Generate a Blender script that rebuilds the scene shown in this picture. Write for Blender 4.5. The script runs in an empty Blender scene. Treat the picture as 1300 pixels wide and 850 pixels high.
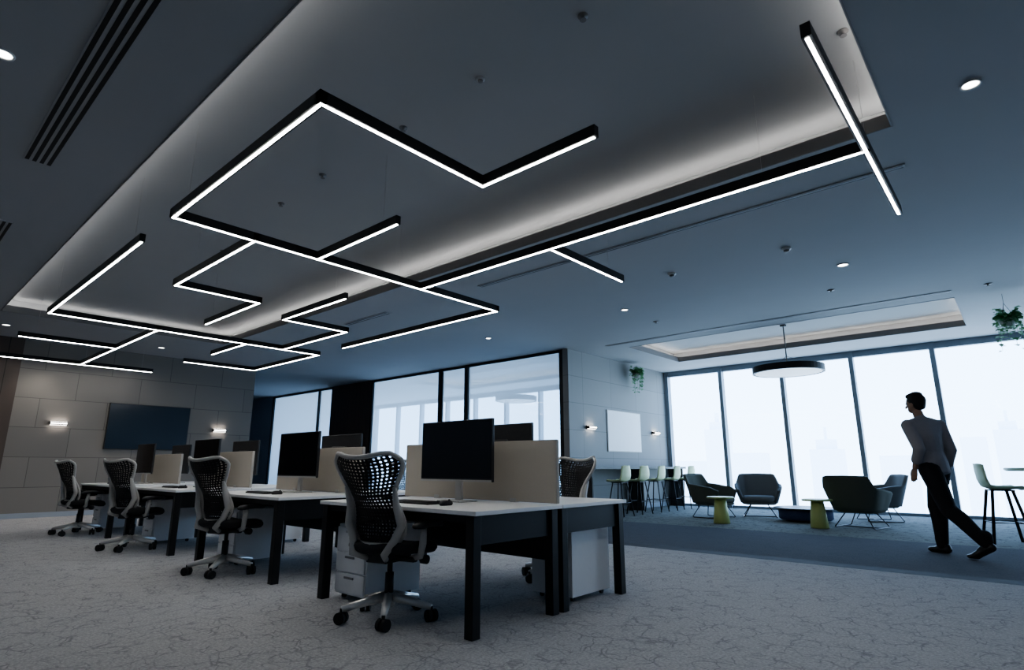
import bpy, bmesh, math, random
from mathutils import Vector, Matrix
random.seed(7)
PI = math.pi
C = bpy.context.scene.collection
# ------------------------------------------------------------------ camera
F, PX, PY, TH, YAW, CH = 725.0, 650.0, 425.0, math.radians(12.97), math.radians(41.5), 1.01
def G(px, py, z):
    """floor-plan point of height z seen at a photo pixel"""
    a = (px-PX)/F; b = (PY-py)/F
    fw = math.cos(TH)-b*math.sin(TH); up = math.sin(TH)+b*math.cos(TH)
    k = (z-CH)/up
    D = fw*k; L = a*k
    return (-D*math.sin(YAW)+L*math.cos(YAW), D*math.cos(YAW)+L*math.sin(YAW))
cam = bpy.data.cameras.new('camera'); co = bpy.data.objects.new('camera', cam); C.objects.link(co)
cam.sensor_fit = 'HORIZONTAL'; cam.sensor_width = 36; cam.lens = F/1300*36; cam.clip_start = .05; cam.clip_end = 2000
co.location = (0, 0, CH); co.rotation_euler = (PI/2+TH, 0, YAW)
bpy.context.scene.camera = co
# ------------------------------------------------------------------ materials
def newmat(name):
    m = bpy.data.materials.new(name); m.use_nodes = True
    nt = m.node_tree; b = nt.nodes.get('Principled BSDF')
    return m, nt, b
def mat(name, col, rough=.5, metal=0, var=.08, scale=30, bump=0, spec=.5):
    m, nt, b = newmat(name)
    b.inputs['Roughness'].default_value = rough; b.inputs['Metallic'].default_value = metal
    b.inputs['Specular IOR Level'].default_value = spec
    tc = nt.nodes.new('ShaderNodeTexCoord'); n = nt.nodes.new('ShaderNodeTexNoise')
    n.inputs['Scale'].default_value = scale; n.inputs['Detail'].default_value = 3
    nt.links.new(tc.outputs['Object'], n.inputs['Vector'])
    mx = nt.nodes.new('ShaderNodeMix'); mx.data_type = 'RGBA'
    mx.inputs[6].default_value = (*[max(0, c*(1-var)) for c in col], 1)
    mx.inputs[7].default_value = (*[min(1, c*(1+var)) for c in col], 1)
    nt.links.new(n.outputs['Fac'], mx.inputs[0]); nt.links.new(mx.outputs[2], b.inputs['Base Color'])
    if bump:
        bp = nt.nodes.new('ShaderNodeBump'); bp.inputs['Strength'].default_value = bump; bp.inputs['Distance'].default_value = .01
        nt.links.new(n.outputs['Fac'], bp.inputs['Height']); nt.links.new(bp.outputs['Normal'], b.inputs['Normal'])
    return m
def emis(name, col, s):
    m, nt, b = newmat(name)
    b.inputs['Base Color'].default_value = (*col, 1)
    b.inputs['Emission Color'].default_value = (*col, 1); b.inputs['Emission Strength'].default_value = s
    return m
def glassmat(name, tint, k=.5, haze=0):
    m, nt, b = newmat(name); nt.nodes.remove(b)
    out = nt.nodes['Material Output']; t = nt.nodes.new('ShaderNodeBsdfTransparent'); g = nt.nodes.new('ShaderNodeBsdfGlossy')
    t.inputs['Color'].default_value = (*tint, 1); g.inputs['Roughness'].default_value = .02
    mx = nt.nodes.new('ShaderNodeMixShader'); lw = nt.nodes.new('ShaderNodeLayerWeight'); lw.inputs['Blend'].default_value = .5
    p = nt.nodes.new('ShaderNodeMath'); p.operation = 'POWER'; p.inputs[1].default_value = 4
    q = nt.nodes.new('ShaderNodeMath'); q.operation = 'MULTIPLY_ADD'; q.inputs[1].default_value = k; q.inputs[2].default_value = .04
    nt.links.new(lw.outputs['Facing'], p.inputs[0]); nt.links.new(p.outputs[0], q.inputs[0]); nt.links.new(q.outputs[0], mx.inputs[0])
    src = t
    if haze:
        tr = nt.nodes.new('ShaderNodeBsdfTranslucent'); tr.inputs['Color'].default_value = (.85,.92,1,1)
        mh = nt.nodes.new('ShaderNodeMixShader'); mh.inputs[0].default_value = haze
        nt.links.new(t.outputs[0], mh.inputs[1]); nt.links.new(tr.outputs[0], mh.inputs[2]); src = mh
    nt.links.new(src.outputs[0], mx.inputs[1]); nt.links.new(g.outputs[0], mx.inputs[2])
    nt.links.new(mx.outputs[0], out.inputs['Surface'])
    return m
def panelmat(name, c1, c2, mortar, bw, rh, axis='Y', off=.5, msize=.006, rough=.6):
    m, nt, b = newmat(name); b.inputs['Roughness'].default_value = rough
    tc = nt.nodes.new('ShaderNodeTexCoord'); s = nt.nodes.new('ShaderNodeSeparateXYZ'); c = nt.nodes.new('ShaderNodeCombineXYZ')
    nt.links.new(tc.outputs['Object'], s.inputs[0])
    nt.links.new(s.outputs[axis], c.inputs['X']); nt.links.new(s.outputs['Z'], c.inputs['Y'])
    br = nt.nodes.new('ShaderNodeTexBrick'); br.offset = off; br.offset_frequency = 2
    br.inputs['Color1'].default_value = (*c1, 1); br.inputs['Color2'].default_value = (*c2, 1); br.inputs['Mortar'].default_value = (*mortar, 1)
    br.inputs['Scale'].default_value = 1; br.inputs['Mortar Size'].default_value = msize
    br.inputs['Brick Width'].default_value = bw; br.inputs['Row Height'].default_value = rh
    nt.links.new(c.outputs[0], br.inputs['Vector']); nt.links.new(br.outputs['Color'], b.inputs['Base Color'])
    return m
def carpet(name, base, line, s1, width, amt=1.0):
    m, nt, b = newmat(name); b.inputs['Roughness'].default_value = .95; b.inputs['Specular IOR Level'].default_value = .1
    tc = nt.nodes.new('ShaderNodeTexCoord')
    n = nt.nodes.new('ShaderNodeTexNoise'); n.inputs['Scale'].default_value = 4; n.inputs['Detail'].default_value = 2
    nt.links.new(tc.outputs['Object'], n.inputs['Vector'])
    add = nt.nodes.new('ShaderNodeMix'); add.data_type = 'RGBA'; add.blend_type = 'ADD'; add.inputs[0].default_value = .2
    nt.links.new(tc.outputs['Object'], add.inputs[6]); nt.links.new(n.outputs['Color'], add.inputs[7])
    facs = []
    for sc, w in ((s1, width), (s1*1.6, width*.9)):
        v = nt.nodes.new('ShaderNodeTexVoronoi'); v.feature = 'DISTANCE_TO_EDGE'; v.inputs['Scale'].default_value = sc
        nt.links.new(add.outputs[2], v.inputs['Vector'])
        r = nt.nodes.new('ShaderNodeMapRange'); r.inputs['From Min'].default_value = w*.2; r.inputs['From Max'].default_value = w
        nt.links.new(v.outputs['Distance'], r.inputs['Value']); facs.append(r)
    mn = nt.nodes.new('ShaderNodeMath'); mn.operation = 'MULTIPLY'
    nt.links.new(facs[0].outputs[0], mn.inputs[0]); nt.links.new(facs[1].outputs[0], mn.inputs[1])
    n2 = nt.nodes.new('ShaderNodeTexNoise'); n2.inputs['Scale'].default_value = 5.5
    nt.links.new(tc.outputs['Object'], n2.inputs['Vector'])
    r2 = nt.nodes.new('ShaderNodeMapRange'); r2.inputs['From Min'].default_value = .40; r2.inputs['From Max'].default_value = .58
    nt.links.new(n2.outputs['Fac'], r2.inputs['Value'])
    mxx = nt.nodes.new('ShaderNodeMath'); mxx.operation = 'MAXIMUM'
    sc_ = nt.nodes.new('ShaderNodeMath'); sc_.operation = 'MULTIPLY'; sc_.inputs[1].default_value = .9
    nt.links.new(r2.outputs[0], sc_.inputs[0])
    nt.links.new(mn.outputs[0], mxx.inputs[0]); nt.links.new(sc_.outputs[0], mxx.inputs[1])
    mix = nt.nodes.new('ShaderNodeMix'); mix.data_type = 'RGBA'
    mix.inputs[6].default_value = (*line, 1); mix.inputs[7].default_value = (*base, 1)
    nt.links.new(mxx.outputs[0], mix.inputs[0])
    n3 = nt.nodes.new('ShaderNodeTexNoise'); n3.inputs['Scale'].default_value = 60; n3.inputs['Detail'].default_value = 5; n3.inputs['Roughness'].default_value = .75
    nt.links.new(tc.outputs['Object'], n3.inputs['Vector'])
    r3 = nt.nodes.new('ShaderNodeMapRange'); r3.inputs['From Min'].default_value = .3; r3.inputs['From Max'].default_value = .7
    r3.inputs['To Min'].default_value = .62; r3.inputs['To Max'].default_value = 1.34
    nt.links.new(n3.outputs['Fac'], r3.inputs['Value'])
    mul = nt.nodes.new('ShaderNodeVectorMath'); mul.operation = 'SCALE'
    nt.links.new(mix.outputs[2], mul.inputs[0]); nt.links.new(r3.outputs[0], mul.inputs['Scale'])
    nt.links.new(mul.outputs[0], b.inputs['Base Color'])
    return m
M = {
 'ceil': mat('ceiling paint', (.37,.375,.385), .9, var=.03, scale=2),
 'tray': mat('tray paint', (.38,.38,.38), .9, var=.03, scale=2),
 'fascia': mat('fascia', (.21,.20,.195), .6, var=.03),
 'wall': mat('plain wall paint', (.35,.38,.42), .8, var=.04, scale=3),
 'tvwall': panelmat('stone wall panels', (.235,.213,.19), (.21,.19,.17), (.10,.09,.08), 1.2, .6, msize=.005),
 'greywall': panelmat('grey wall panels', (.27,.27,.265), (.245,.245,.24), (.14,.14,.14), 1.2, .6, off=0, msize=.005),
 'wood': panelmat('dark wood panel', (.06,.042,.033), (.052,.037,.03), (.015,.012,.01), .2, 6, 'X', 0),
 'woodY': panelmat('dark wood slats', (.10,.075,.06), (.085,.062,.05), (.02,.015,.012), .25, 6, 'Y', 0),
 'carpet': carpet('patterned grey carpet', (.43,.43,.435), (.285,.285,.295), 5.2, .045),
 'carpet2': carpet('lounge carpet', (.20,.21,.20), (.09,.10,.095), 4.4, .07),
 'walk': carpet('walkway carpet', (.105,.11,.125), (.085,.09,.105), 9, .06),
 'strip': mat('dark strip', (.03,.03,.038), .8, var=.1),
 'black': mat('black powder coat', (.010,.010,.011), .45, var=.1, spec=.3),
 'blackp': mat('black plastic', (.02,.02,.022), .5, var=.1),
 'frame': mat('black aluminium frame', (.012,.013,.015), .4, .3, var=.1),
 'mull': mat('grey aluminium mullion', (.24,.28,.32), .45, .2, var=.05),
 'white': mat('white laminate', (.88,.88,.88), .35, var=.02),
 'ped': mat('white metal cabinet', (.84,.84,.85), .4, var=.03),
 'handle': mat('handle grey', (.25,.25,.26), .4, .5),
 'beige': mat('beige fabric', (.50,.455,.39), .95, var=.06, scale=200, bump=.1),
 'screen': mat('dark screen', (.004,.005,.007), .12, var=.0),
 'tvscreen': mat('tv screen', (.018,.03,.045), .15, var=.02),
 'silver': mat('silver plastic', (.48,.47,.45), .35, .1, var=.03),
 'alu': mat('polished aluminium', (.76,.74,.71), .28, .45, var=.02),
 'mesh': mat('dark back mesh', (.014,.014,.015), .6, var=.1, spec=.2),
 'seatf': mat('dark seat fabric', (.022,.022,.024), .9, var=.15, scale=150, bump=.1),
 'rubber': mat('rubber', (.01,.01,.01), .7),
 'led': emis('led diffuser', (1,.985,.955), 42),
 'cove': emis('cove led', (1,.985,.96), 14),
 'down': emis('downlight lens', (1,.97,.92), 8),
 'sconcee': emis('sconce lens', (1,.93,.85), 12),
 'pend': emis('pendant diffuser', (.97,.98,1), .4),
 'trimw': mat('downlight trim white', (.6,.6,.6), .5),
 'glass': glassmat('window glass', (.97,.985,.99), .4),
 'glass2': glassmat('partition glass', (.58,.70,.81), .3, .48),
 'lime': mat('lime shell', (.76,.84,.50), .45, var=.04),
 'pale': mat('pale green shell', (.66,.82,.56), .45, var=.04),
 'yellow': mat('yellow lacquer', (.48,.54,.20), .4, var=.04),
 'armg': mat('olive grey upholstery', (.09,.098,.08), .9, var=.12, scale=90, bump=.1),
 'armb': mat('blue grey upholstery', (.15,.16,.165), .9, var=.12, scale=90, bump=.1),
 'navy': mat('navy upholstery', (.04,.055,.12), .8, var=.1, scale=90),
 'board': mat('white board', (.85,.88,.9), .3, var=.01),
 'bar': mat('dark counter', (.045,.045,.045), .4, var=.1),
 'tabt': mat('pale table laminate', (.5,.55,.5), .4, var=.03),
 'leaf': mat('leaf green', (.16,.38,.17), .5, var=.5, scale=20),
 'pot': mat('white pot', (.6,.6,.58), .5),
 'cord': mat('cord', (.16,.16,.16), .6),
 'skin': mat('skin', (.36,.22,.15), .55, var=.05),
 'shirt': mat('grey shirt cloth', (.32,.30,.31), .9, var=.07, scale=40, bump=.2),
 'trou': mat('black trouser cloth', (.012,.012,.014), .9, var=.1, scale=40, bump=.2),
 'shoe': mat('black leather', (.012,.012,.012), .4),
 'hair': mat('black hair', (.012,.01,.009), .7, var=.4, scale=120, bump=.6),
 'eye': mat('eye', (.6,.6,.6), .2),
 'tower': mat('haze-tinted tower facade', (.89,.915,.94), .9, var=.01, scale=.2),  # distance haze is painted in as a pale, near-sky facade colour
}
# ------------------------------------------------------------------ mesh builder
class MB:
    def __init__(s): s.bm = bmesh.new()
    def box(s, x0, x1, y0, y1, z0, z1):
        v = [s.bm.verts.new(p) for p in ((x0,y0,z0),(x1,y0,z0),(x1,y1,z0),(x0,y1,z0),(x0,y0,z1),(x1,y0,z1),(x1,y1,z1),(x0,y1,z1))]
        for f in ((3,2,1,0),(4,5,6,7),(0,1,5,4),(1,2,6,5),(2,3,7,6),(3,0,4,7)): s.bm.faces.new([v[i] for i in f])
        return s
    def quad(s, *ps):
        s.bm.faces.new([s.bm.verts.new(p) for p in ps]); return s
    def obox(s, c, size, rot=(0,0,0)):
        mt = Matrix.Translation(c) @ Matrix.Rotation(rot[2],4,'Z') @ Matrix.Rotation(rot[1],4,'Y') @ Matrix.Rotation(rot[0],4,'X')
        hx, hy, hz = [q/2 for q in size]
        v = [s.bm.verts.new(mt @ Vector(p)) for p in ((-hx,-hy,-hz),(hx,-hy,-hz),(hx,hy,-hz),(-hx,hy,-hz),(-hx,-hy,hz),(hx,-hy,hz),(hx,hy,hz),(-hx,hy,hz))]
        for f in ((3,2,1,0),(4,5,6,7),(0,1,5,4),(1,2,6,5),(2,3,7,6),(3,0,4,7)): s.bm.faces.new([v[i] for i in f])
        return s
    def tube(s, pts, r, seg=8, closed=False, sx=1.0):
        pts = [Vector(p) for p in pts]; n = len(pts)
        rs = r if isinstance(r, (list, tuple)) else [r]*n
        rings = []; prev = None
        for i, p in enumerate(pts):
            if closed: d = pts[(i+1)%n]-pts[i-1]
            elif i == 0: d = pts[1]-p
            elif i == n-1: d = p-pts[-2]
            else: d = (pts[i+1]-p).normalized()+(p-pts[i-1]).normalized()
            d.normalize()
            if prev is None:
                u = d.cross(Vector((0,0,1)))
                if u.length < .05: u = d.cross(Vector((1,0,0)))
            else: u = prev-d*prev.dot(d)
            u.normalize(); w = d.cross(u); prev = u
            rings.append([s.bm.verts.new(p+u*math.cos(2*PI*k/seg)*rs[i]*sx+w*math.sin(2*PI*k/seg)*rs[i]) for k in range(seg)])
        m = n if closed else n-1
        for i in range(m):
            a, b = rings[i], rings[(i+1)%n]
            for k in range(seg): s.bm.faces.new((a[k], a[(k+1)%seg], b[(k+1)%seg], b[k]))
        if not closed:
            s.bm.faces.new(rings[0][::-1]); s.bm.faces.new(rings[-1])
        return s
    def cyl(s, p0, p1, r, seg=16): return s.tube([p0, p1], r, seg)
    def lathe(s, prof, seg=32, c=(0,0,0)):
        rings = []
        for r, z in prof:
            if r < 1e-5: rings.append([s.bm.verts.new((c[0], c[1], c[2]+z))])
            else: rings.append([s.bm.verts.new((c[0]+r*math.cos(2*PI*k/seg), c[1]+r*math.sin(2*PI*k/seg), c[2]+z)) for k in range(seg)])
        for a, b in zip(rings, rings[1:]):
            for k in range(seg):
                q = (k+1)%seg
                if len(a) == 1 and len(b) == 1: continue
                if len(a) == 1: s.bm.faces.new((a[0], b[q], b[k]))
                elif len(b) == 1: s.bm.faces.new((a[k], a[q], b[0]))
                else: s.bm.faces.new((a[k], a[q], b[q], b[k]))
        return s
    def grid(s, fn, nu, nv):
        vs = [[s.bm.verts.new(fn(i/nu, j/nv)) for i in range(nu+1)] for j in range(nv+1)]
        for j in range(nv):
            for i in range(nu): s.bm.faces.new((vs[j][i], vs[j][i+1], vs[j+1][i+1], vs[j+1][i]))
        return s
    def perforated(s, fn, nu, nv, hole=.31):
        vs = [[s.bm.verts.new(fn(i/(2*nu), j/(2*nv))) for i in range(2*nu+1)] for j in range(2*nv+1)]
        for j in range(nv):
            for i in range(nu):
                I, J = 2*i, 2*j
                o = [vs[J][I], vs[J][I+1], vs[J][I+2], vs[J+1][I+2], vs[J+2][I+2], vs[J+2][I+1], vs[J+2][I], vs[J+1][I]]
                ang = [-135,-90,-45,0,45,90,135,180]; n = []
                hx = hole*random.uniform(.75,1.2); hy = hole*random.uniform(.75,1.25); ox, oy = random.uniform(-.07,.07), random.uniform(-.07,.07)
                for a in ang:
                    a = math.radians(a)
                    n.append(s.bm.verts.new(fn((i+.5+ox+hx*math.cos(a))/nu, (j+.5+oy+hy*math.sin(a))/nv)))
                for k in range(8): s.bm.faces.new((o[k], o[(k+1)%8], n[(k+1)%8], n[k]))
        return s
    def pad(s, cx, cy, hw, hd, z0, z1, fn=None, ex=4.0, seg=32, edge=.12):
        h = z1-z0; rings = []
        prof = [(.0,0),(.6,0),(1-edge,0),(1-edge*.35,.12),(1,.4),(1,.6),(1-edge*.35,.88),(1-edge,1),(.6,1),(0,1)]
        for sc, t in prof:
            ring = []
            if sc == 0:
                z = z0+h*t+(fn(0,0) if fn else 0); rings.append([s.bm.verts.new((cx, cy, z))]); continue
            for k in range(seg):
                a = 2*PI*k/seg; ca, sa = math.cos(a), math.sin(a)
                x = math.copysign(abs(ca)**(2/ex), ca)*sc; y = math.copysign(abs(sa)**(2/ex), sa)*sc
                ring.append(s.bm.verts.new((cx+x*hw, cy+y*hd, z0+h*t+(fn(x,y) if fn else 0))))
            rings.append(ring)
        for a, b in zip(rings, rings[1:]):
            for k in range(seg):
                q = (k+1)%seg
                if len(a) == 1: s.bm.faces.new((a[0], b[q], b[k]))
                elif len(b) == 1: s.bm.faces.new((a[k], a[q], b[0]))
                else: s.bm.faces.new((a[k], a[q], b[q], b[k]))
        return s
    def build(s, name, m, parent=None, smooth=False, bevel=0, solid=0, loc=None, sub=0):
        bmesh.ops.recalc_face_normals(s.bm, faces=s.bm.faces[:])
        me = bpy.data.meshes.new(name); s.bm.to_mesh(me); s.bm.free()
        me.materials.append(m)
        if smooth:
            for p in me.polygons: p.use_smooth = True
        o = bpy.data.objects.new(name, me); C.objects.link(o)
        if parent: o.parent = parent
        if loc: o.location = loc
        if solid:
            q = o.modifiers.new('solid', 'SOLIDIFY'); q.thickness = solid; q.offset = 0
        if sub:
            q = o.modifiers.new('sub', 'SUBSURF'); q.levels = sub; q.render_levels = sub
        if bevel:
            q = o.modifiers.new('bevel', 'BEVEL'); q.width = bevel; q.segments = 2; q.limit_method = 'ANGLE'
        return o
def tag(o, label, cat, group=None):
    o['label'] = label; o['category'] = cat
    if group: o['group'] = group
    return o
def thing(name, label, cat, loc=(0,0,0), rz=0, group=None):
    o = bpy.data.objects.new(name, None); C.objects.link(o); o.empty_display_size = .1
    o.location = loc; o.rotation_euler = (0,0,rz)
    return tag(o, label, cat, group)
def struct(o): o['kind'] = 'structure'; return o
def copy_tree(o, parent=None):
    c = o.copy(); C.objects.link(c)
    if parent: c.parent = parent
    for ch in [k for k in list(bpy.data.objects) if k.parent == o]: copy_tree(ch, c)
    return c
def dup(root, loc, rz, label, group=None):
    c = copy_tree(root); c.location = loc; c.rotation_euler = (0,0,rz); c['label'] = label
    if group: c['group'] = group
    return c
# ------------------------------------------------------------------ room shell
XL, XR, YB, YF = -24.0, 5.0, -3.0, 14.95     # extents
YG, XG = 10.3, -7.4                          # glass partition plane, grey wall plane
XT, YT = -15.3, 6.85                         # stone wall plane and its end
ZC, ZS, ZU = 3.6, 3.70, 3.86
struct(MB().box(XL, XR, YB, 6.95, -.1, 0).build('floor', M['carpet']))
struct(MB().box(XL, XR, 7.2, 9.9, -.1, 0).build('floor_walkway', M['walk']))
struct(MB().box(XL, XR, 9.9, YF+.1, -.1, 0).build('floor_lounge', M['carpet2']))
struct(MB().box(XL, XR, 6.95, 7.2, -.1, 0).build('trim_1', M['strip']))
trays = [(-12.75, -.41, 1.25, 4.95), (-6.3, -.5, 11.05, 13.5), (-14.3, -8.2, 11.3, 13.6)]
xs = sorted({XL, XR, *[t[0] for t in trays], *[t[1] for t in trays]})
ys = sorted({YB, YF, *[t[2] for t in trays], *[t[3] for t in trays]})
cb = MB()
for i in range(len(xs)-1):
    for j in range(len(ys)-1):
        cx, cy = (xs[i]+xs[i+1])/2, (ys[j]+ys[j+1])/2
        if any(t[0] < cx < t[1] and t[2] < cy < t[3] for t in trays): continue
        cb.box(xs[i], xs[i+1], ys[j], ys[j+1], ZC, ZS)
struct(cb.build('ceiling', M['ceil']))
for n, t in enumerate(trays):
    e = .20; x0, x1, y0, y1 = t[0]-e, t[1]+e, t[2]-e, t[3]+e
    m = MB().box(x0, x1, y0, y1, ZU, ZU+.08)
    m.box(x0-.05, x0, y0, y1, ZS, ZU).box(x1, x1+.05, y0, y1, ZS, ZU).box(x0, x1, y0-.05, y0, ZS, ZU).box(x0, x1, y1, y1+.05, ZS, ZU)
    struct(m.build('ceiling_tray', M['tray']))
    f = MB(); x0, x1, y0, y1 = t; w = .012
    f.box(x0, x0+w, y0, y1, ZC-.005, ZS+.015).box(x1-w, x1, y0, y1, ZC-.005, ZS+.015).box(x0, x1, y0, y0+w, ZC-.005, ZS+.015).box(x0, x1, y1-w, y1, ZC-.005, ZS+.015)
    struct(f.build('trim_%d' % (n+2), M['fascia']))
    g = MB(); q = .06; s_ = .02
    g.box(x0-q, x0-q+s_, y0-q, y1+q, ZS, ZS+.012).box(x1+q-s_, x1+q, y0-q, y1+q, ZS, ZS+.012)
    g.box(x0-q, x1+q, y0-q, y0-q+s_, ZS, ZS+.012).box(x0-q, x1+q, y1+q-s_, y1+q, ZS, ZS+.012)
    tag(g.build('cove_light', M['cove']), ['hidden cove light strip around the large main ceiling tray', 'cove light strip in the ceiling tray beside the tall windows', 'cove light strip in the tray behind the glass partition'][n], 'light')
struct(MB().box(XT-.3, XT, YB, YT, 0, ZC).build('wall_left', M['tvwall']))
struct(MB().box(XT, XT+.06, YB, 1.98, 0, ZC).build('trim_5', M['woodY']))
struct(MB().box(XG-.15, XG, YG-.05, YF, 0, ZC).build('wall_center', M['greywall']))
struct(MB().box(XL-.1, XL, YB, YF, 0, ZC).build('wall_far', M['wall']))
struct(MB().box(XR, XR+.1, YB, YF, 0, ZC).build('wall_right', M['wall']))
struct(MB().box(XL, XR, YB-.1, YB, 0, ZC).build('wall_behind', M['wall']))
struct(MB().box(XL, -21.2, YG-.05, YG+.1, 0, ZC).build('wall_corridor', M['wall']))
struct(MB().box(-17.0, -14.85, YG-.08, YG+.08, 0, ZC).build('wall_panel', M['wood']))
struct(MB().box(XT, XT+.015, 1.98, YT, 0, .1).build('baseboard_left', M['wall']))
struct(MB().box(XG, XG+.015, YG, YF, 0, .1).build('baseboard_center', M['wall']))
tn = 6
for x in (-7.6, -10.65, -11.7, -14.82, -17.05, -17.9, -21.15):
    struct(MB().box(x-.05, x+.05, YG-.05, YG+.05, 0, ZC).build('trim_%d' % tn, M['frame'])); tn += 1
wn = 1
def pane(x0, x1, y, z0, z1, m, par): MB().quad((x0,y,z0),(x1,y,z0),(x1,y,z1),(x0,y,z1)).build('pane', m, par)
for x0, x1 in ((-10.6, -7.65), (-14.77, -11.75), (-17.85, -17.1), (-21.1, -17.95)):
    m = MB().box(x0, x1, YG-.04, YG+.04, ZC-.07, ZC).box(x0, x1, YG-.04, YG+.04, 0, .08)
    w = struct(m.build('window_%d' % wn, M['frame'])); wn += 1
    pane(x0, x1, YG, .08, ZC-.07, M['glass2'], w)
d = struct(MB().box(-11.65, -10.7, YG-.03, YG+.03, ZC-.07, ZC).box(-11.65, -11.6, YG-.03, YG+.03, 0, ZC-.07).box(-10.75, -10.7, YG-.03, YG+.03, 0, ZC-.07).box(-11.6, -10.75, YG-.03, YG+.03, 0.01, .1).build('door_1', M['frame']))
pane(-11.6, -10.75, YG, .1, ZC-.07, M['glass2'], d)
MB().cyl((-10.85, YG-.08, .8), (-10.85, YG-.08, 1.4), .014).cyl((-10.85,YG-.08,.85),(-10.85,YG-.005,.85),.01).cyl((-10.85,YG-.08,1.35),(-10.85,YG-.005,1.35),.01).build('door_handle', M['silver'], d, True)
mx = [-7.33-1.53*k for k in range(11, 0, -1)] + [-7.33+1.53*k for k in range(0, 9)]
mx = [x for x in mx if XL < x < XR]
edges = [XL]+mx+[XR]
for x in mx:
    struct(MB().box(x-.045, x+.045, YF-.12, YF+.06, 0, ZC).build('trim_%d' % tn, M['mull'])); tn += 1
for x0, x1 in zip(edges, edges[1:]):
    a, b = x0+.045, x1-.045
    if b-a < .1: continue
    m = MB().box(a, b, YF-.04, YF+.04, 0, .06).box(a, b, YF-.08, YF+.04, ZC-.14, ZC)
    w = struct(m.build('window_%d' % wn, M['mull'])); wn += 1
    pane(a, b, YF, .06, ZC-.14, M['glass'], w)
# ------------------------------------------------------------------ outside towers
def tower(x, y, w, dp, top, label, steps=1):
    t = thing('office_tower', label, 'building', (x, y, -60), 0, 'hazy towers outside the windows')
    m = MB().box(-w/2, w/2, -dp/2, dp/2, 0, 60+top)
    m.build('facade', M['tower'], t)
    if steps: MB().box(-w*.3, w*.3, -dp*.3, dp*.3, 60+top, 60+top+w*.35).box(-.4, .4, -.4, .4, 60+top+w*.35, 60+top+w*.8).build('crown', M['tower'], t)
def tw(px, py, dist, wpx, label, st):
    a = (px-PX)/F; b = (PY-py)/F
    fw = math.cos(TH)-b*math.sin(TH); up = math.sin(TH)+b*math.cos(TH)
    D = dist; L = a/fw*D
    tower(-D*math.sin(YAW)+L*math.cos(YAW), D*math.cos(YAW)+L*math.sin(YAW), wpx*dist/F, wpx*dist/F*.8, CH+up/fw*D, label, st)
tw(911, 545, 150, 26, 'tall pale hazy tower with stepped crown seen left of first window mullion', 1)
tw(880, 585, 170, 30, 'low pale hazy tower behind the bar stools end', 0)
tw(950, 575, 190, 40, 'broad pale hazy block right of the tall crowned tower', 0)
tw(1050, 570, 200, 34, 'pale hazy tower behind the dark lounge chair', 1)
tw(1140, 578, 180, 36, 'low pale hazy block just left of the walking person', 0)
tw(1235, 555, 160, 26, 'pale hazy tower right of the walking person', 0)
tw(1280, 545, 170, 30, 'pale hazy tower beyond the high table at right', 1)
# ------------------------------------------------------------------ linear lights
ZB = 3.1
def linear(label, segs, cables):
    t = thing('linear_pendant_light', label, 'pendant light', (0,0,0), 0, 'suspended geometric black linear lights')
    for (x0, y0), (x1, y1) in segs:
        a0, a1 = min(x0,x1)-.024, max(x0,x1)+.024; b0, b1 = min(y0,y1)-.024, max(y0,y1)+.024
        h = MB().box(a0, a1, b0, b1, ZB+.004, ZB+.083).build('light_bar', M['black'], t)
        MB().box(a0+.015, a1-.015, b0+.015, b1-.015, ZB, ZB+.004).build('diffuser', M['led'], h)
    for x, y in cables:
        inn = trays[0][0] < x < trays[0][1] and trays[0][2] < y < trays[0][3]
        MB().cyl((x,y,ZB+.08), (x,y,ZU if inn else ZC), .0012, 6).build('suspension_cable', M['silver'], t)
Y1, Y2, Y3, Y4 = 1.49, 2.86, 4.23, 5.58
linear('large black angular linear light running from above the near desks to the right ceiling edge',
 [((-1.82,Y2),(-2.83,Y2)), ((-2.83,Y2),(-2.83,Y1)), ((-2.83,Y1),(-5.22,Y1)), ((-5.22,Y1),(-5.22,Y4)), ((-5.22,Y4),(-9.04,Y4)),
  ((-5.22,Y3),(-.52,Y3)), ((-.52,2.83),(-.52,5.55)), ((-3.24,Y3),(-3.24,Y4)), ((-5.22,Y2),(-3.9,Y2)),
  ((-5.22,2.2),(-7.28,2.2)), ((-7.28,2.2),(-7.28,3.21)), ((-7.28,3.21),(-9.02,3.21))],
 [(-4.9,Y1), (-5.22,3.9), (-8.8,Y4), (-1.2,Y3), (-.52,4.3), (-3.24,5.3), (-4.1,Y2), (-7.28,2.4), (-8.8,3.21)])
linear('smaller black angular linear light in front of the stone television wall',
 [((-6.06,Y1),(-9.98,Y1)), ((-9.98,Y1),(-9.98,5.64)), ((-9.98,5.64),(-12.7,5.64)), ((-12.7,5.64),(-12.7,4.2)),
  ((-6.26,3.85),(-7.88,3.85)), ((-7.88,3.85),(-7.88,4.91)), ((-7.88,4.91),(-9.98,4.91)), ((-9.98,4.25),(-11.45,4.25)),
  ((-9.98,Y2),(-14.7,Y2)), ((-12.15,Y1),(-12.15,Y2)), ((-14.7,1.5),(-14.7,4.2))],
 [(-6.3,Y1), (-9.6,Y1), (-9.98,5.3), (-12.5,5.64), (-6.5,3.85), (-9.0,4.91), (-14.3,Y2), (-14.7,4.0), (-11.3,4.25), (-12.15,1.7)])
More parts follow.
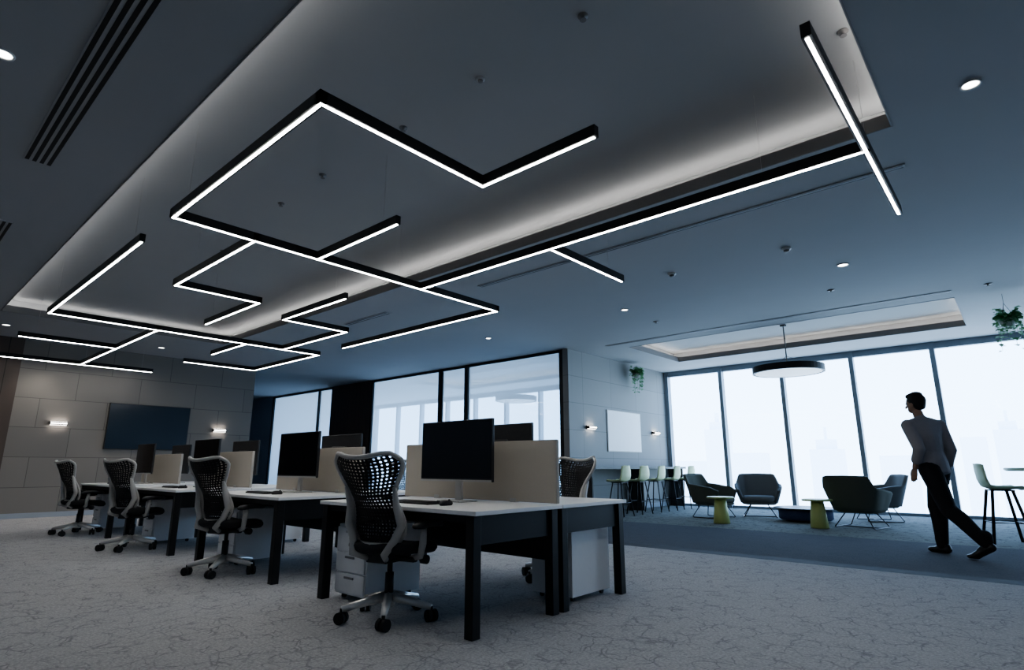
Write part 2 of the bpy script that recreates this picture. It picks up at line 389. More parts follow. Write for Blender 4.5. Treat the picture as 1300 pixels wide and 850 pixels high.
# ------------------------------------------------------------------ ceiling fittings
def slot_vent(x0, x1, yc, w, n, label):
    t = thing('slot_vent', label, 'air vent', ((x0+x1)/2, yc, ZC), 0, 'linear slot air vents in the ceiling')
    L = (x1-x0)/2
    MB().box(-L, L, -w/2, w/2, -.008, 0).build('vent_frame', M['ceil'], t)
    m = MB()
    for k in range(n):
        y = -w/2+w*(k+.5)/n; q = w/n*(.28 if n > 2 else .18)
        m.box(-L+.02, L-.02, y-q, y+q, -.0095, -.008)
    m.build('slot', M['black'], t)
slot_vent(-6.1, -2.2, .64, .20, 4, 'wide four slot air vent at upper left beside the main tray')
slot_vent(-12, -7.9, .64, .20, 4, 'four slot air vent cut by the left picture edge')
slot_vent(-5.7, -.43, 5.72, .08, 2, 'long thin slot vent right of the long black light bar')
slot_vent(-9.2, -7.9, 5.72, .12, 2, 'short thin slot vent near the glass partition')
slot_vent(-6.6, -.5, 10.6, .10, 2, 'long thin slot vent in front of the window side tray')
def downlight(x, y, r, label):
    t = thing('downlight', label, 'ceiling light', (x, y, ZC), 0, 'recessed round downlights')
    MB().lathe([(r*.8,-.002),(r*.8,-.006),(r,-.012),(r*1.05,-.004),(r*1.05,0),(r*.8,0)], 28).build('trim_ring', M['trimw'], t, True)
    MB().lathe([(0,-.003),(r*.8,-.003),(r*.8,0),(0,0)], 28).build('lens', M['down'], t)
    return t
for px, py, r, lb in ((4,68,.06,'bright downlight cut by the upper left picture edge'), (1232,107,.06,'bright downlight at upper right of the ceiling'),
    (1070,336,.07,'round downlight on the blue lit ceiling above the lounge'), (793,393,.06,'small downlight between light bar and grey wall'),
    (620,429,.06,'small downlight above the glass partition'), (205,441,.07,'small downlight close to the stone television wall'),
    (8,412,.07,'small downlight above the dark wood slats at left')):
    x, y = G(px, py, ZC); downlight(x, y, r, lb)
def sprinkler(px, py, z, label):
    x, y = G(px, py, z)
    t = thing('sprinkler_head', label, 'sprinkler', (x, y, z), 0, 'small sprinkler heads on the ceiling')
    r = .05 if z == ZC else .035
    MB().lathe([(0,0),(r,0),(r,-.006),(.012,-.01),(.009,-.03),(0,-.03)], 18).build('body', M['fascia'], t, True)
    MB().lathe([(0,-.03),(.022,-.03),(.022,-.034),(0,-.034)], 14).build('deflector', M['fascia'], t)
for px, py, z, lb in ((512,162,ZU,'sprinkler inside the tray right of the zigzag light corner'), (410,222,ZU,'sprinkler inside the tray framed by the large light square'),
    (357,258,ZU,'sprinkler inside the tray above the long bar'), (283,318,ZU,'sprinkler above the small zigzag light'), (1055,368,ZC,'sprinkler on the blue ceiling near the windows'),
    (740,20,ZU,'sprinkler at the top middle of the tray'), (1254,360,ZC,'sprinkler at far right near the hanging plant'), (833,408,ZC,'sprinkler beside the window side tray'),
    (1070,40,ZU,'sprinkler at the right end of the main tray')):
    sprinkler(px, py, z, lb)
def detector(px, py, z, label, s=1.0):
    x, y = G(px, py, z)
    t = thing('smoke_detector', label, 'smoke detector', (x, y, z), 0, 'round smoke detectors')
    MB().lathe([(0,0),(.055*s,0),(.055*s,-.015*s),(.045*s,-.025*s),(0,-.025*s)], 24).build('base', M['trimw'], t, True)
    MB().lathe([(0,-.025*s),(.035*s,-.025*s),(.03*s,-.045*s),(0,-.048*s)], 24).build('sensor', M['fascia'], t, True)
detector(853,347,ZC,'dark smoke detector right of the short light branch'); detector(998,315,ZC,'white smoke detector below the long light bar at right'); detector(610,100,ZU,'smoke detector inside the main tray', .6)
# ------------------------------------------------------------------ disc pendants
def disc_pendant(x, y, z, r, label):
    t = thing('disc_pendant', label, 'pendant light', (x, y, z), 0, 'black disc pendant lights')
    MB().lathe([(r-.05,0),(r,0),(r,.13),(0,.13),(0,.12),(r-.05,.12),(r-.05,0)], 48).build('housing', M['black'], t)
    MB().lathe([(0,.004),(r-.05,.004),(r-.05,.03),(0,.03)], 48).build('diffuser', M['pend'], t)
    MB().cyl((0,0,.13), (0,0,ZU-z-.03), .012, 10).build('rod', M['cord'], t)
    m = MB()
    for k in range(3):
        a = k*2*PI/3+.4; m.cyl((0,0,.35), (r*.7*math.cos(a), r*.7*math.sin(a), .13), .004, 6)
    m.build('wire', M['cord'], t)
    MB().lathe([(0,ZU-z),(.06,ZU-z),(.06,ZU-z-.03),(0,ZU-z-.03)], 20).build('canopy', M['black'], t)
disc_pendant(-3.4, 12.3, 2.86, .67, 'large black disc pendant hanging over the lounge seats by the windows')
disc_pendant(-10.9, 12.5, 2.86, .6, 'disc pendant light seen through the glass partition')
# ------------------------------------------------------------------ sconces, tv, board
def sconce(x, y, z, label):
    t = thing('wall_sconce', label, 'wall light', (x, y, z), 0, 'wall sconces')
    MB().box(0, .10, -.15, .15, -.035, .035).build('housing', M['black'], t)
    MB().box(.03, .08, -.14, .14, .035, .038).build('lens', M['sconcee'], t); MB().box(.03, .08, -.14, .14, -.038, -.035).build('lens', M['sconcee'], t)
    MB().box(.10, .103, -.14, .14, -.012, .012).build('front_lens', M['down'], t)
sconce(XT, 2.77, 1.9, 'glowing sconce on stone wall left of the television'); sconce(XT, 6.05, 1.9, 'glowing sconce on stone wall right of the television')
sconce(XG, 11.04, 1.88, 'glowing sconce on grey wall left of the white board'); sconce(XG, 14.1, 1.88, 'glowing sconce on grey wall right of the white board')
t = thing('wall_television', 'large dark wall mounted television between two sconces', 'television', (XT, 4.48, 1.9))
MB().box(0, .05, -.84, .84, -.51, .51).build('casing', M['blackp'], t, bevel=.005)
MB().box(.05, .053, -.825, .825, -.495, .495).build('screen', M['tvscreen'], t)
t = thing('white_board', 'pale blank board on grey panelled wall above the bar stools', 'whiteboard', (XG, 12.56, 1.85))
MB().box(0, .02, -.79, .79, -.49, .49).build('board_frame', M['silver'], t); MB().box(.02, .024, -.77, .77, -.47, .47).build('board_surface', M['board'], t)
# ------------------------------------------------------------------ desks
ORD = ['nearest', 'second', 'third', 'farthest']
DX = [-3.5-2.5*k for k in range(4)]
def make_desk(label, grp):
    t = thing('desk', label, 'desk', (0,0,0), 0, grp)
    MB().box(-.9, .9, -.45, .445, .712, .74).build('desktop', M['white'], t, bevel=.004)
    for sx in (-1, 1):
        for y in (-.40, .39):
            MB().obox((sx*.835, y, .356), (.07, .07, .712)).build('leg', M['black'], t, bevel=.004)
        MB().box(sx*.835-.012, sx*.835+.012, -.365, .355, .53, .712).build('end_panel', M['black'], t)
    MB().box(-.8, .8, .36, .38, .36, .712).build('modesty_panel', M['black'], t)
    MB().box(-.8, .8, -.42, -.39, .665, .712).build('rail', M['black'], t)
    return t
desk0 = make_desk('white-topped black-legged desk nearest the viewer, chair side facing left', 'white desks in the front row')
def make_monitor(label, grp):
    t = thing('monitor', label, 'monitor', (0,0,0), 0, grp)   # screen faces -Y
    s = MB().box(-.41, .41, -.015, .015, .155, .635).build('casing', M['blackp'], t, bevel=.005)
    MB().box(-.402, .402, -.017, -.015, .18, .627).build('screen', M['screen'], s)
    MB().box(-.41, .41, -.019, -.015, .155, .170).build('chin', M['silver'], s)
    MB().box(-.15, .15, .015, .04, .28, .5).build('rear_cover', M['blackp'], t, bevel=.01)
    MB().box(-.035, .035, .03, .055, .01, .42).build('stand', M['silver'], t, bevel=.004)
    MB().box(-.13, .13, -.08, .12, 0, .012).build('foot', M['silver'], t, bevel=.004)
    return t
mon0 = make_monitor('black screen monitor on the nearest front desk', 'desk monitors')
def make_keyboard(label):
    t = thing('keyboard', label, 'keyboard', (0,0,0), 0, 'desk keyboards')
    MB().box(-.22, .22, -.07, .07, 0, .015).build('body', M['blackp'], t, bevel=.004)
    m = MB()
    for r in range(5):
        for k in range(15): m.box(-.21+k*.028, -.21+k*.028+.024, -.06+r*.025, -.06+r*.025+.021, .015, .021)
    m.build('keys', M['black'], t)
    return t
kb0 = make_keyboard('black keyboard on the nearest front desk')
def make_mouse(label):
    t = thing('mouse', label, 'computer mouse', (0,0,0), 0, 'computer mice')
    MB().pad(0, 0, .033, .055, 0, .036, lambda x,y: -.006*y*y, 2.4, 20, .3).build('body', M['blackp'], t, True)
    MB().cyl((-.004,.03,.034), (.004,.03,.034), .008, 10).build('wheel', M['rubber'], t)
    return t
ms0 = make_mouse('black mouse beside the nearest keyboard')
def make_pedestal(label):
    t = thing('drawer_pedestal', label, 'drawer cabinet', (0,0,0), 0, 'white drawer pedestals')   # fronts face -Y
    MB().box(-.2, .2, -.25, .27, .04, .56).build('body', M['ped'], t, bevel=.004)
    for z0, z1 in ((.06,.20), (.21,.35), (.36,.54)):
        dr = MB().box(-.192, .192, -.268, -.25, z0, z1).build('drawer', M['ped'], t, bevel=.003)
        MB().box(-.06, .06, -.276, -.268, z1-.04, z1-.025).build('handle', M['handle'], dr)
    for sx in (-1, 1):
        for sy in (-1, 1):
            MB().cyl((sx*.15-.01, sy*.2, .02), (sx*.15+.01, sy*.2, .02), .02, 12).box(sx*.15-.008, sx*.15+.008, sy*.2-.008, sy*.2+.008, .02, .04).build('castor', M['rubber'], t)
    return t
pd0 = make_pedestal('white drawer pedestal under the nearest front desk, left of its chair')
for k in range(4):
    x = DX[k]; first = k == 0
    a = desk0 if first else dup(desk0, (0,0,0), 0, 'white-topped desk in the %s island from the viewer, chair side toward camera' % ORD[k])
    a.location = (x, 3.05, 0)
    b = dup(desk0, (x, 3.95, 0), PI, 'white-topped desk on the window side of the %s island' % ORD[k], 'white desks in the rear row')
    dv = thing('desk_divider', 'beige fabric divider screen along the middle of the %s desk island' % ORD[k], 'desk divider', (x, 3.5, .74), 0, 'beige desk dividers')
    MB().box(-.92, .86, -.018, .018, .004, .47).build('panel', M['beige'], dv, bevel=.006)
    MB().box(-.5, -.44, -.022, .022, 0, .03).build('bracket', M['silver'], dv); MB().box(.4, .46, -.022, .022, 0, .03).build('bracket', M['silver'], dv)
    if first: m = mon0
    else: m = dup(mon0, (0,0,0), 0, 'black screen monitor on the front desk of the %s island' % ORD[k])
    m.location = (x+.05, 3.22, .74)
    dup(mon0, (x-.02, 3.78, .74), PI, 'monitor seen from behind above divider of the %s island' % ORD[k])
    kk = kb0 if first else dup(kb0, (0,0,0), 0, 'black keyboard on the front desk of the %s island' % ORD[k])
    kk.location = (x-.02, 2.88, .74)
    mm = ms0 if first else dup(ms0, (0,0,0), 0, 'black mouse on the front desk of the %s island' % ORD[k])
    mm.location = (x+.33, 2.87, .74)
    pp = pd0 if first else dup(pd0, (0,0,0), 0, 'white drawer pedestal under the front desk of the %s island' % ORD[k])
    pp.location = (x-.59, 2.98 if first else 3.08, 0)
    dup(pd0, (x+.56, 4.06, 0), PI, 'white drawer pedestal under the window side desk of the %s island' % ORD[k])
# ------------------------------------------------------------------ task chairs
def interp(tab, v):
    for (a, fa), (b, fb) in zip(tab, tab[1:]):
        if v <= b:
            q = (v-a)/(b-a); q = q*q*(3-2*q); return fa+(fb-fa)*q
    return tab[-1][1]
def backpt(u, v, push=0):
    w = interp([(0,.17),(.18,.225),(.5,.19),(.88,.30),(1,.275)], v)
    y = -.20-.17*v+.05*math.sin(min(1, v/.55)*PI)*(1-.3*u*u)+.08*u*u-.03*max(0,v-.8)*5*(1-u*u)-push
    z = .50+.57*v+.06*(u*u)*v*v-(.0 if v < .88 else (v-.88)*.5*(abs(u)**8))
    return Vector((u*w, y, z))
def make_task_chair(label, grp):
    t = thing('task_chair', label, 'office chair', (0,0,0), 0, grp)      # faces +Y
    m = MB()
    for k in range(5):
        a = k*2*PI/5+.3; ca, sa = math.cos(a), math.sin(a)
        m.tube([(ca*.03,sa*.03,.145), (ca*.15,sa*.15,.122), (ca*.31,sa*.31,.09)], [.034,.028,.02], 8, sx=1.0)
    m.lathe([(0,.09),(.045,.09),(.05,.15),(.035,.17),(0,.17)], 20)
    m.build('star_base', M['alu'], t, True)
    for k in range(5):
        a = k*2*PI/5+.3; cx, cy = .31*math.cos(a), .31*math.sin(a); b = a+.9
        c = MB(); dx, dy = math.cos(b), math.sin(b)
        for s in (-1, 1): c.cyl((cx+dx*.008*s, cy+dy*.008*s, .038), (cx+dx*.034*s, cy+dy*.034*s, .038), .038, 18)
        c.cyl((cx,cy,.03), (cx,cy,.095), .011, 8)
        c.build('caster', M['rubber'], t)
    MB().cyl((0,0,.16), (0,0,.30), .03, 16).cyl((0,0,.29), (0,0,.41), .018, 16).build('gas_column', M['blackp'], t, True)
    MB().box(-.09, .09, -.15, .12, .375, .435).box(-.25, .25, -.06, -.01, .385, .42).build('tilt_mechanism', M['blackp'], t, bevel=.01)
    MB().cyl((.12,.05,.395), (.235,.05,.395), .008, 8).cyl((.235,.05,.395), (.28,.05,.395), .03, 16).build('adjustment_knob', M['blackp'], t, True)
    MB().pad(0, .03, .265, .26, .42, .495, lambda x,y: .022*x*x-.04*max(0,y)**3+.02*max(0,-y)**2, 3.6, 40, .14).build('seat', M['seatf'], t, True)
    MB().perforated(lambda i,j: backpt((i*2-1)*.97, .02+j*.955), 17, 25, .26).build('back_mesh', M['mesh'], t, False, solid=.004)
    pts = [backpt(-1, v/14, .004) for v in range(15)] + [backpt(-1+2*k/12, 1, .004) for k in range(1, 12)] + [backpt(1, 1-v/14, .004) for v in range(15)] + [backpt(1-2*k/8, 0, .004) for k in range(1, 8)]
    MB().tube(pts, .016, 8, True).build('back_frame', M['silver'], t, True)
    for s in (-1, 1):
        p = [backpt(s*1.0, .62, .02), backpt(s*1.05, .42, .045), backpt(s*1.04, .22, .06), backpt(s*.98, .06, .06), Vector((s*.14,-.23,.445)), Vector((s*.08,-.14,.405))]
        MB().tube(p, [.014,.024,.03,.028,.025,.02], 10).build('back_support', M['silver'], t, True)
        MB().tube([(s*.20,-.035,.405),(s*.29,-.04,.43),(s*.315,-.05,.51),(s*.305,-.03,.62)], [.018,.025,.028,.024], 10, sx=.8).build('arm_post', M['silver'], t, True)
        MB().pad(s*.295, .03, .055, .145, .612, .652, lambda x,y: -.014*y*y, 3, 24, .2).build('arm_pad', M['blackp'], t, True)
    return t
tc0 = make_task_chair('grey framed mesh task chair at the nearest desk, closest to viewer', 'mesh task chairs')
tc0.location = (-3.43, 2.60, 0); tc0.rotation_euler.z = .22
for k, (x, yy, a) in enumerate(((-6.05,2.58,.22), (-8.62,2.50,.30), (-11.15,2.48,.15))):
    dup(tc0, (x, yy, 0), a, 'mesh task chair at the front desk of the %s island' % ORD[k+1])
dup(tc0, (-3.45, 4.5, 0), PI-.15, 'mesh task chair half hidden behind the nearest divider')
dup(tc0, (-6.0, 4.55, 0), PI+.2, 'mesh task chair on the window side of the second island')
# ------------------------------------------------------------------ bar counter and stools
t = thing('bar_counter', 'long dark bar counter along the grey panelled wall', 'counter', (-7.12, 12.62, 0))
MB().box(-.265, .22, -2.2, 2.2, .955, 1.005).build('countertop', M['bar'], t, bevel=.004)
for y in (-2.17, 0, 2.13): MB().box(-.26, .15, y-.02, y+.02, 0, .955).build('support_panel', M['bar'], t)
def make_stool(label, m1, grp, lr=.0125):
    t = thing('bar_stool', label, 'bar stool', (0,0,0), 0, grp)      # faces +Y
    prof = [(.21,.69,.17),(.17,.705,.2),(.05,.69,.21),(-.08,.69,.21),(-.155,.72,.21),(-.19,.80,.205),(-.21,.92,.19),(-.22,1.03,.16)]
    def fn(i, j):
        q = j*(len(prof)-1); a = min(int(q), len(prof)-2); f = q-a
        y, z, w = [prof[a][n]*(1-f)+prof[a+1][n]*f for n in range(3)]
        u = i*2-1
        return Vector((u*w, y+.05*u*u*max(0, j-.45)*1.8, z+.045*u*u*(1-abs(j-.35))-(.03*u**4 if j > .9 else 0)))
    MB().grid(fn, 10, 21).build('shell_seat', m1, t, True, solid=.014)
    for sx in (-1, 1):
        for sy in (-1, 1):
            MB().tube([(sx*.11, sy*.10-.01, .685), (sx*.21, sy*.20-.01, 0)], lr, 8).build('leg', M['black'], t, True)
    z = .27; q = .11+(.685-z)/.685*.10; q2 = .10+(.685-z)/.685*.10
    MB().tube([(-q,-q2-.01,z),(q,-q2-.01,z),(q,q2-.01,z),(-q,q2-.01,z)], .009, 6, True).build('footrest', M['black'], t)
    MB().box(-.13, .13, -.12, .11, .672, .688).build('under_frame', M['black'], t)
    return t
st0 = make_stool('lime green bar stool nearest the glass partition', M['lime'], 'bar stools at the long counter')
st0.location = (-6.6, 10.9, 0); st0.rotation_euler.z = PI/2
for k, y in enumerate((11.7, 12.5, 13.3, 14.1)):
    dup(st0, (-6.6, y, 0), PI/2+random.uniform(-.1,.1), '%s bar stool along the counter counting from the glass partition' % ['second','third','fourth','fifth'][k])
st2 = make_stool('pale green high stool with black legs beside the high table at right', M['pale'], 'pale high stools', .018)
st2.location = (-.36, 10.55, 0); st2.rotation_euler.z = -PI/2+.3; st2.scale = (1.1, 1.1, 1.02)
t = thing('high_table', 'round high table cut by the right picture edge', 'table', (.2, 11.0, 0))
MB().lathe([(0,.95),(.47,.95),(.5,.965),(.5,.99),(.48,.995),(0,.995)], 40).build('tabletop', M['tabt'], t)
MB().cyl((0,0,.02), (0,0,.95), .035).build('pole', M['black'], t, True); MB().lathe([(0,0),(.3,0),(.3,.012),(.05,.025),(0,.025)], 32).build('base', M['black'], t)
# ------------------------------------------------------------------ lounge
def make_armchair(label, m1, grp):
    t = thing('lounge_armchair', label, 'armchair', (0,0,0), 0, grp)       # faces +Y
    A = math.radians(135)
    def hh(ph):
        q = math.degrees(abs(ph))
        return interp([(0,.86),(40,.855),(56,.66),(110,.61),(136,.54)], q)
    def fn(i, j):
        ph = (i*2-1)*A; top = hh(ph); ex = 4.2
        cx, cy = math.sin(ph), -math.cos(ph)
        k = (abs(cx)**ex+abs(cy)**ex)**(-1/ex)
        r = .29+.07*j
        x = cx*k*r*1.06; y = cy*k*r
        z = .29+(top-.29)*j
        back = max(0, -y/r)
        y -= (back**2)*.09*j
        x *= 1+.05*j
        q = math.degrees(ph)
        pad = .014*abs(math.sin(math.radians(q)*4))*math.sin(j*PI)
        return Vector((x*(1+pad), y*(1+pad), z))
    MB().grid(fn, 64, 10).build('shell', m1, t, True, solid=.05)
    MB().pad(0, .03, .31, .31, .25, .31, None, 3.6, 32, .12).build('seat_base', m1, t, True)
    MB().pad(0, .05, .285, .31, .31, .43, lambda x,y: -.012*(x*x+y*y), 4.0, 36, .12).build('seat_cushion', m1, t, True)
    for s in (-1, 1):
        MB().tube([(s*.14,.18,.26),(s*.28,.28,.02),(s*.29,.26,.008),(s*.29,-.26,.008),(s*.28,-.28,.02),(s*.14,-.18,.26)], .009, 8).build('wire_leg', M['frame'], t, True)
    MB().tube([(-.29,.0,.008),(.29,.0,.008)], .008, 8).build('cross_wire', M['frame'], t)
    return t
ac0 = make_armchair('olive grey lounge armchair beside bar stools and left yellow side table', M['armg'], 'lounge armchairs')
ac0.location = (-5.0, 11.9, 0); ac0.rotation_euler.z = -PI/2-.1
ac1 = make_armchair('blue grey lounge armchair facing the room, in front of the windows', M['armb'], 'lounge armchairs')
ac1.location = (-4.35, 12.7, 0); ac1.rotation_euler.z = PI+.35
dup(ac0, (-2.30, 11.62, 0), -.2, 'dark lounge armchair seen from behind, right of second yellow side table')
dup(ac1, (-2.3, 13.2, 0), PI/2+.5, 'lounge armchair partly hidden behind the dark one near windows')
for o in bpy.data.objects:
    if o.get('category') == 'armchair': o.scale = (1.08, 1.08, 1.0)
def side_table(x, y, label):
    t = thing('side_table', label, 'side table', (x, y, 0), 0, 'yellow side tables')
    MB().lathe([(0,0),(.13,0),(.145,.01),(.10,.44),(0,.44)], 36).build('cone_base', M['yellow'], t, True)
    MB().lathe([(0,.44),(.23,.44),(.24,.45),(.24,.462),(.23,.47),(0,.47)], 40).build('tabletop', M['yellow'], t)
side_table(-4.38, 10.75, 'yellow conical side table in front of the left olive armchair')
side_table(-2.82, 11.05, 'yellow conical side table left of the armchair seen from behind')
t = thing('low_table', 'low round navy coffee table in the middle of the lounge', 'coffee table', (-3.35, 12.25, 0))
MB().lathe([(0,.03),(.44,.03),(.47,.06),(.47,.2),(.44,.225),(0,.225)], 48).build('drum', M['navy'], t, True)
MB().lathe([(0,.225),(.55,.225),(.56,.235),(.55,.25),(0,.25)], 48).build('tabletop', M['bar'], t)
MB().lathe([(0,0),(.36,0),(.36,.03),(0,.03)], 40).build('plinth', M['black'], t)
# ------------------------------------------------------------------ hanging plants
def hanging_plant(x, y, z, sc, label):
    t = thing('hanging_plant', label, 'plant', (x, y, z), 0, 'hanging plants')
    MB().lathe([(0,-.12*sc),(.07*sc,-.12*sc),(.11*sc,0),(.10*sc,0),(.09*sc,-.03*sc),(0,-.03*sc)], 24).build('pot', M['pot'], t, True)
    m = MB(); hz = min(.25, (ZC-z)*.7)
    for k in range(3):
        a = k*2*PI/3; m.cyl((.105*sc*math.cos(a), .105*sc*math.sin(a), 0), (0,0,hz), .003, 5)
    m.cyl((0,0,hz), (0,0,ZC-z), .003, 5); m.build('cord', M['cord'], t)
    f = MB(); stems = MB()
    for k in range(42):
        a = random.uniform(0, 2*PI); L = random.uniform(.1,.55)*sc if k%2 else random.uniform(-.12,.15)*sc; r0 = random.uniform(.02,.09)*sc; pts = []
        for q in range(8):
            s = q/7; r = r0+s*.06*sc+.03*sc*math.sin(s*PI)
            zz = .09*sc*math.sin(min(1,s*3)*PI/2)-L*s**1.5
            p = Vector((r*math.cos(a+.3*s), r*math.sin(a+.3*s), zz)); pts.append(p)
            for w in range(2):
                b = random.uniform(0, 2*PI); ln = random.uniform(.05,.085)*sc; d = Vector((math.cos(b), math.sin(b), random.uniform(-.9,.2))).normalized()
                sd = d.cross(Vector((0,0,1))).normalized()*ln*.42; nrm = Vector((0,0,.15*ln))
                vs = [f.bm.verts.new(c) for c in (p, p+d*ln*.45+sd+nrm, p+d*ln, p+d*ln*.45-sd+nrm)]; f.bm.faces.new(vs)
        stems.tube(pts, .002*sc, 4)
    f.build('foliage', M['leaf'], t); stems.build('stems', M['leaf'], t)
hanging_plant(-7.16, 12.9, 3.32, 1.0, 'trailing green plant hanging near the top of grey wall')
x, y = G(1278, 405, 3.2); hanging_plant(x, y, 3.2, 1.05, 'trailing green plant hanging from ceiling at the right picture edge')
# ------------------------------------------------------------------ person
def sphere_pts(c, r, n=8):
    c = Vector(c); rr = r if isinstance(r, (tuple, list)) else (r, r, r); o = []
    for i in range(n+1):
        th = PI*i/n
        for k in range(n*2 if 0 < i < n else 1):
            a = PI*k/n; o.append(c+Vector((math.sin(th)*math.cos(a)*rr[0], math.sin(th)*math.sin(a)*rr[1], math.cos(th)*rr[2])))
    return o
def blob(name, prims, m, parent, voxel=.012, smooth=4):
    bm = bmesh.new()
    for pr in prims:
        pts = []
        for c, r in pr: pts += sphere_pts(c, r)
        vs = [bm.verts.new(p) for p in pts]
        res = bmesh.ops.convex_hull(bm, input=vs)
        junk = [g for g in res['geom_interior'] if isinstance(g, bmesh.types.BMVert)]
        if junk: bmesh.ops.delete(bm, geom=junk, context='VERTS')
    bmesh.ops.recalc_face_normals(bm, faces=bm.faces[:])
    me = bpy.data.meshes.new(name); bm.to_mesh(me); bm.free(); me.materials.append(m)
    o = bpy.data.objects.new(name, me); C.objects.link(o)
    if parent: o.parent = parent
    q = o.modifiers.new('remesh', 'REMESH'); q.mode = 'VOXEL'; q.voxel_size = voxel; q.use_smooth_shade = True
    if smooth:
        s = o.modifiers.new('smooth', 'SMOOTH'); s.iterations = smooth; s.factor = .5
    return o
def yaw(p, a): return tuple(Matrix.Rotation(a, 3, 'Z') @ Vector(p))
TW = -.32
HIP = {1:(.09,.0,.92), -1:(-.09,-.01,.92)}; KNEE = {1:(.095,.10,.50), -1:(-.095,-.14,.49)}; ANK = {1:(.095,.09,.09), -1:(-.095,-.45,.17)}
SH = {1:(.19,.035,1.42), -1:(-.19,.055,1.42)}; EL = {1:(.225,-.03,1.14), -1:(-.23,-.10,1.15)}; WR = {1:(.22,.04,.90), -1:(-.215,.04,.945)}
SH = {s: yaw(SH[s], TW) for s in SH}; EL = {s: yaw(EL[s], TW) for s in EL}; WR = {s: yaw(WR[s], TW*.6) for s in WR}
def torso(i): return [
  [((0,-.01,.96),(.16+i,.12+i,.10))], [((0,-.01,.98),(.155+i,.11+i,.08)), ((0,.015,1.12),(.14+i,.105+i,.08))],
  [((0,.015,1.12),(.14+i,.105+i,.08)), ((0,.035,1.30),(.165+i,.125+i,.10))],
  [((0,.035,1.30),(.165+i,.122+i,.09)), (yaw((-.14,.045,1.42),TW),.056+i), (yaw((.14,.04,1.42),TW),.056+i), ((0,.045,1.46),.055+i)]]
def arm(s, i): return [[(SH[s],.057+i),(EL[s],.042+i)], [(EL[s],.041+i),(WR[s],.030+i)]]
def leg(s, i):
    k = Vector(KNEE[s]); a = Vector(ANK[s]); cf = k.lerp(a, .3)+Vector((0,-.02,0))
    return [[(HIP[s],.095+i),(KNEE[s],.060+i)], [(KNEE[s],.058+i),(cf,.060+i)], [(cf,.060+i),(ANK[s],.038+i)]]
head = [[((0,.05,1.45),.058),((0,.08,1.57),.054)], [((0,.095,1.69),(.076,.094,.10))], [((0,.10,1.66),(.066,.075,.07)),((0,.135,1.605),(.04,.042,.035))],
        [((0,.182,1.672),.010),((0,.202,1.642),.013)], [((0,.168,1.615),(.025,.014,.008))]]
for s in (-1,1): head.append([((s*.078,.09,1.66),(.010,.020,.030))])
def hand(s):
    w = Vector(WR[s]); out = []; d = Vector((0,.25 if s < 0 else .06,-1)).normalized()
    out.append([(w, (.018,.026,.02)), (w+d*.085, (.013,.038,.018))])
    for k, (off, L) in enumerate(((.030,.072),(.011,.08),(-.009,.074),(-.028,.058))):
        b0 = w+d*.088+Vector((0,off,0)); b1 = b0+d*L*.5+Vector((-s*.006,.004,0)); b2 = b1+(d+Vector((-s*.45,0,0))).normalized()*L*.5
        out += [[(b0,.009),(b1,.0085)], [(b1,.0085),(b2,.0075)]]
    t0 = w+d*.03+Vector((-s*.004,.028,0)); t1 = t0+Vector((-s*.012,.028,-.035)); t2 = t1+Vector((-s*.006,.008,-.03))
    out += [[(t0,.013),(t1,.010)], [(t1,.010),(t2,.008)]]
    return out
prims = torso(0)+arm(1,0)+arm(-1,0)+leg(1,0)+leg(-1,0)+head+hand(1)+hand(-1)
person = blob('person', prims, M['skin'], None, .006, 2)
tag(person, 'man in grey shirt and black trousers walking left past the windows', 'person')
def sleeve(s, i):
    e, w_ = Vector(EL[s]), Vector(WR[s]); q = e.lerp(w_, .5)
    return [[(SH[s],.060+i),(EL[s],.048+i)], [(EL[s],.047+i),(q,.041+i)], [(e.lerp(w_,.45),.043+i),(e.lerp(w_,.6),.043+i)]]
blob('shirt', torso(.014)[:1]+torso(.022)[1:]+sleeve(1,.014)+sleeve(-1,.014)+[[((0,-.01,.90),(.178,.14,.05)),((0,0,1.05),(.165,.13,.05))], [((0,.05,1.46),.068),((0,.06,1.50),.064)]], M['shirt'], person, .010, 4)
blob('trousers', [[((0,-.01,.92),(.168,.125,.08))]]+leg(1,.022)+leg(-1,.022)+[[(Vector(ANK[s])+Vector((0,0,.07)),.066),(ANK[s],.060)] for s in (1,-1)], M['trou'], person, .010, 4)
blob('hair', [[((0,.072,1.718),(.088,.102,.092)),((0,.045,1.655),(.078,.058,.055))], [((0,.13,1.77),(.064,.055,.034)),((0,.07,1.785),(.066,.07,.04))]], M['hair'], person, .008, 2)
blob('shoe', [[((.095,.045,.045),(.042,.045,.045)),((.10,.21,.03),(.05,.045,.03))], [((.095,.06,.08),(.045,.05,.03)),((.098,.14,.045),(.045,.05,.03))]], M['shoe'], person, .008, 2)
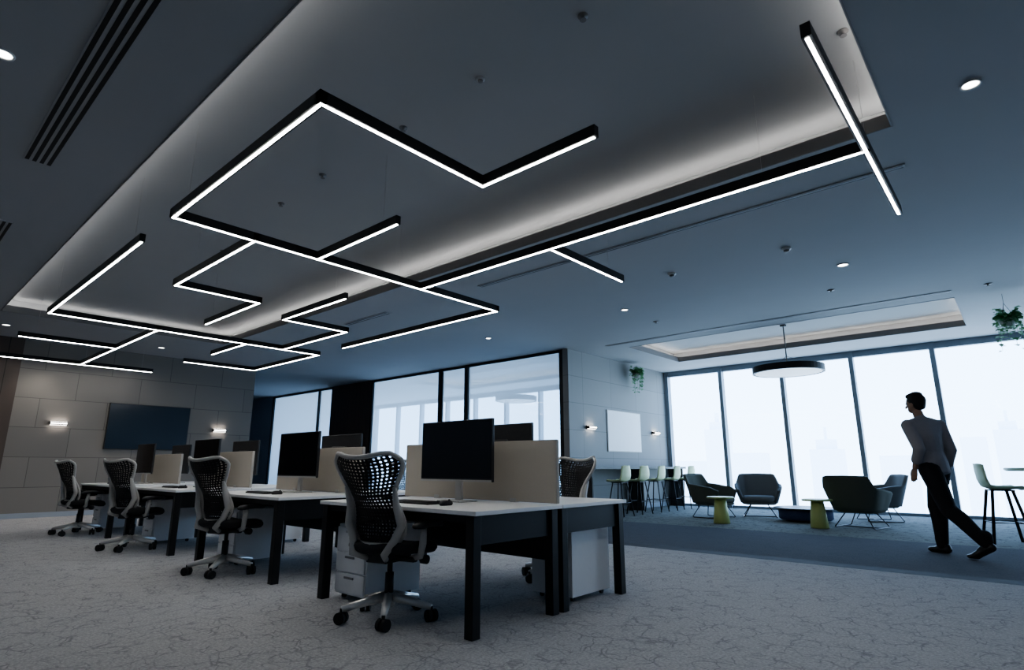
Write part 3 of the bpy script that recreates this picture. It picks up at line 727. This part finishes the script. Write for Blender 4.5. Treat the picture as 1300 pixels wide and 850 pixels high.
blob('shoe', [[((-.095,-.49,.14),(.042,.045,.045)),((-.10,-.345,.045),(.05,.045,.035))], [((-.10,-.345,.035),(.048,.04,.03)),((-.10,-.29,.028),(.045,.04,.024))], [((-.095,-.465,.165),(.045,.045,.03)),((-.098,-.40,.10),(.045,.045,.03))]], M['shoe'], person, .008, 2)
for s in (-1, 1): MB().lathe([(0,-.011),(.008,-.008),(.011,0),(.008,.008),(0,.011)], 12, (s*.03,.174,1.682)).build('eye', M['eye'], person, True)
person.location = (-.885, 8.74, 0); person.rotation_euler.z = PI/2-.42; person.scale = (1.06, 1.06, 1.06)
# ------------------------------------------------------------------ world and lamps
w = bpy.data.worlds.new('sky'); bpy.context.scene.world = w; w.use_nodes = True; nt = w.node_tree
bg = nt.nodes['Background']; tc = nt.nodes.new('ShaderNodeTexCoord'); sp = nt.nodes.new('ShaderNodeSeparateXYZ'); rp = nt.nodes.new('ShaderNodeValToRGB')
nt.links.new(tc.outputs['Generated'], sp.inputs[0]); nt.links.new(sp.outputs['Z'], rp.inputs[0]); nt.links.new(rp.outputs[0], bg.inputs['Color'])
rp.color_ramp.elements[0].position = 0; rp.color_ramp.elements[0].color = (.54,.75,1,1)
rp.color_ramp.elements[1].position = .6; rp.color_ramp.elements[1].color = (.34,.57,1,1)
bg.inputs['Strength'].default_value = 6.8
for x0, x1 in ((XL, -7.55), (-7.4, XR)):
    pl = bpy.data.lights.new('window portal', 'AREA'); pl.shape = 'RECTANGLE'; pl.size = x1-x0; pl.size_y = ZC; pl.cycles.is_portal = True
    po = bpy.data.objects.new('window_portal', pl); C.objects.link(po); po.location = ((x0+x1)/2, YF+.12, ZC/2); po.rotation_euler = (-PI/2, 0, 0)
for px, py, pw in ((205,441,60), (8,412,40), (60,433,40)):
    x, y = G(px, py, ZC)
    sl = bpy.data.lights.new('downlight spot', 'SPOT'); sl.energy = pw; sl.spot_size = math.radians(80); sl.spot_blend = .6; sl.color = (1,.9,.8); sl.shadow_soft_size = .05
    so = bpy.data.objects.new('downlight_lamp', sl); C.objects.link(so); so.location = (max(x, XT+.5), y, ZC-.03)
vs = bpy.context.scene.view_settings
try: vs.look = 'AgX - Medium High Contrast'
except Exception as ex: print(ex)
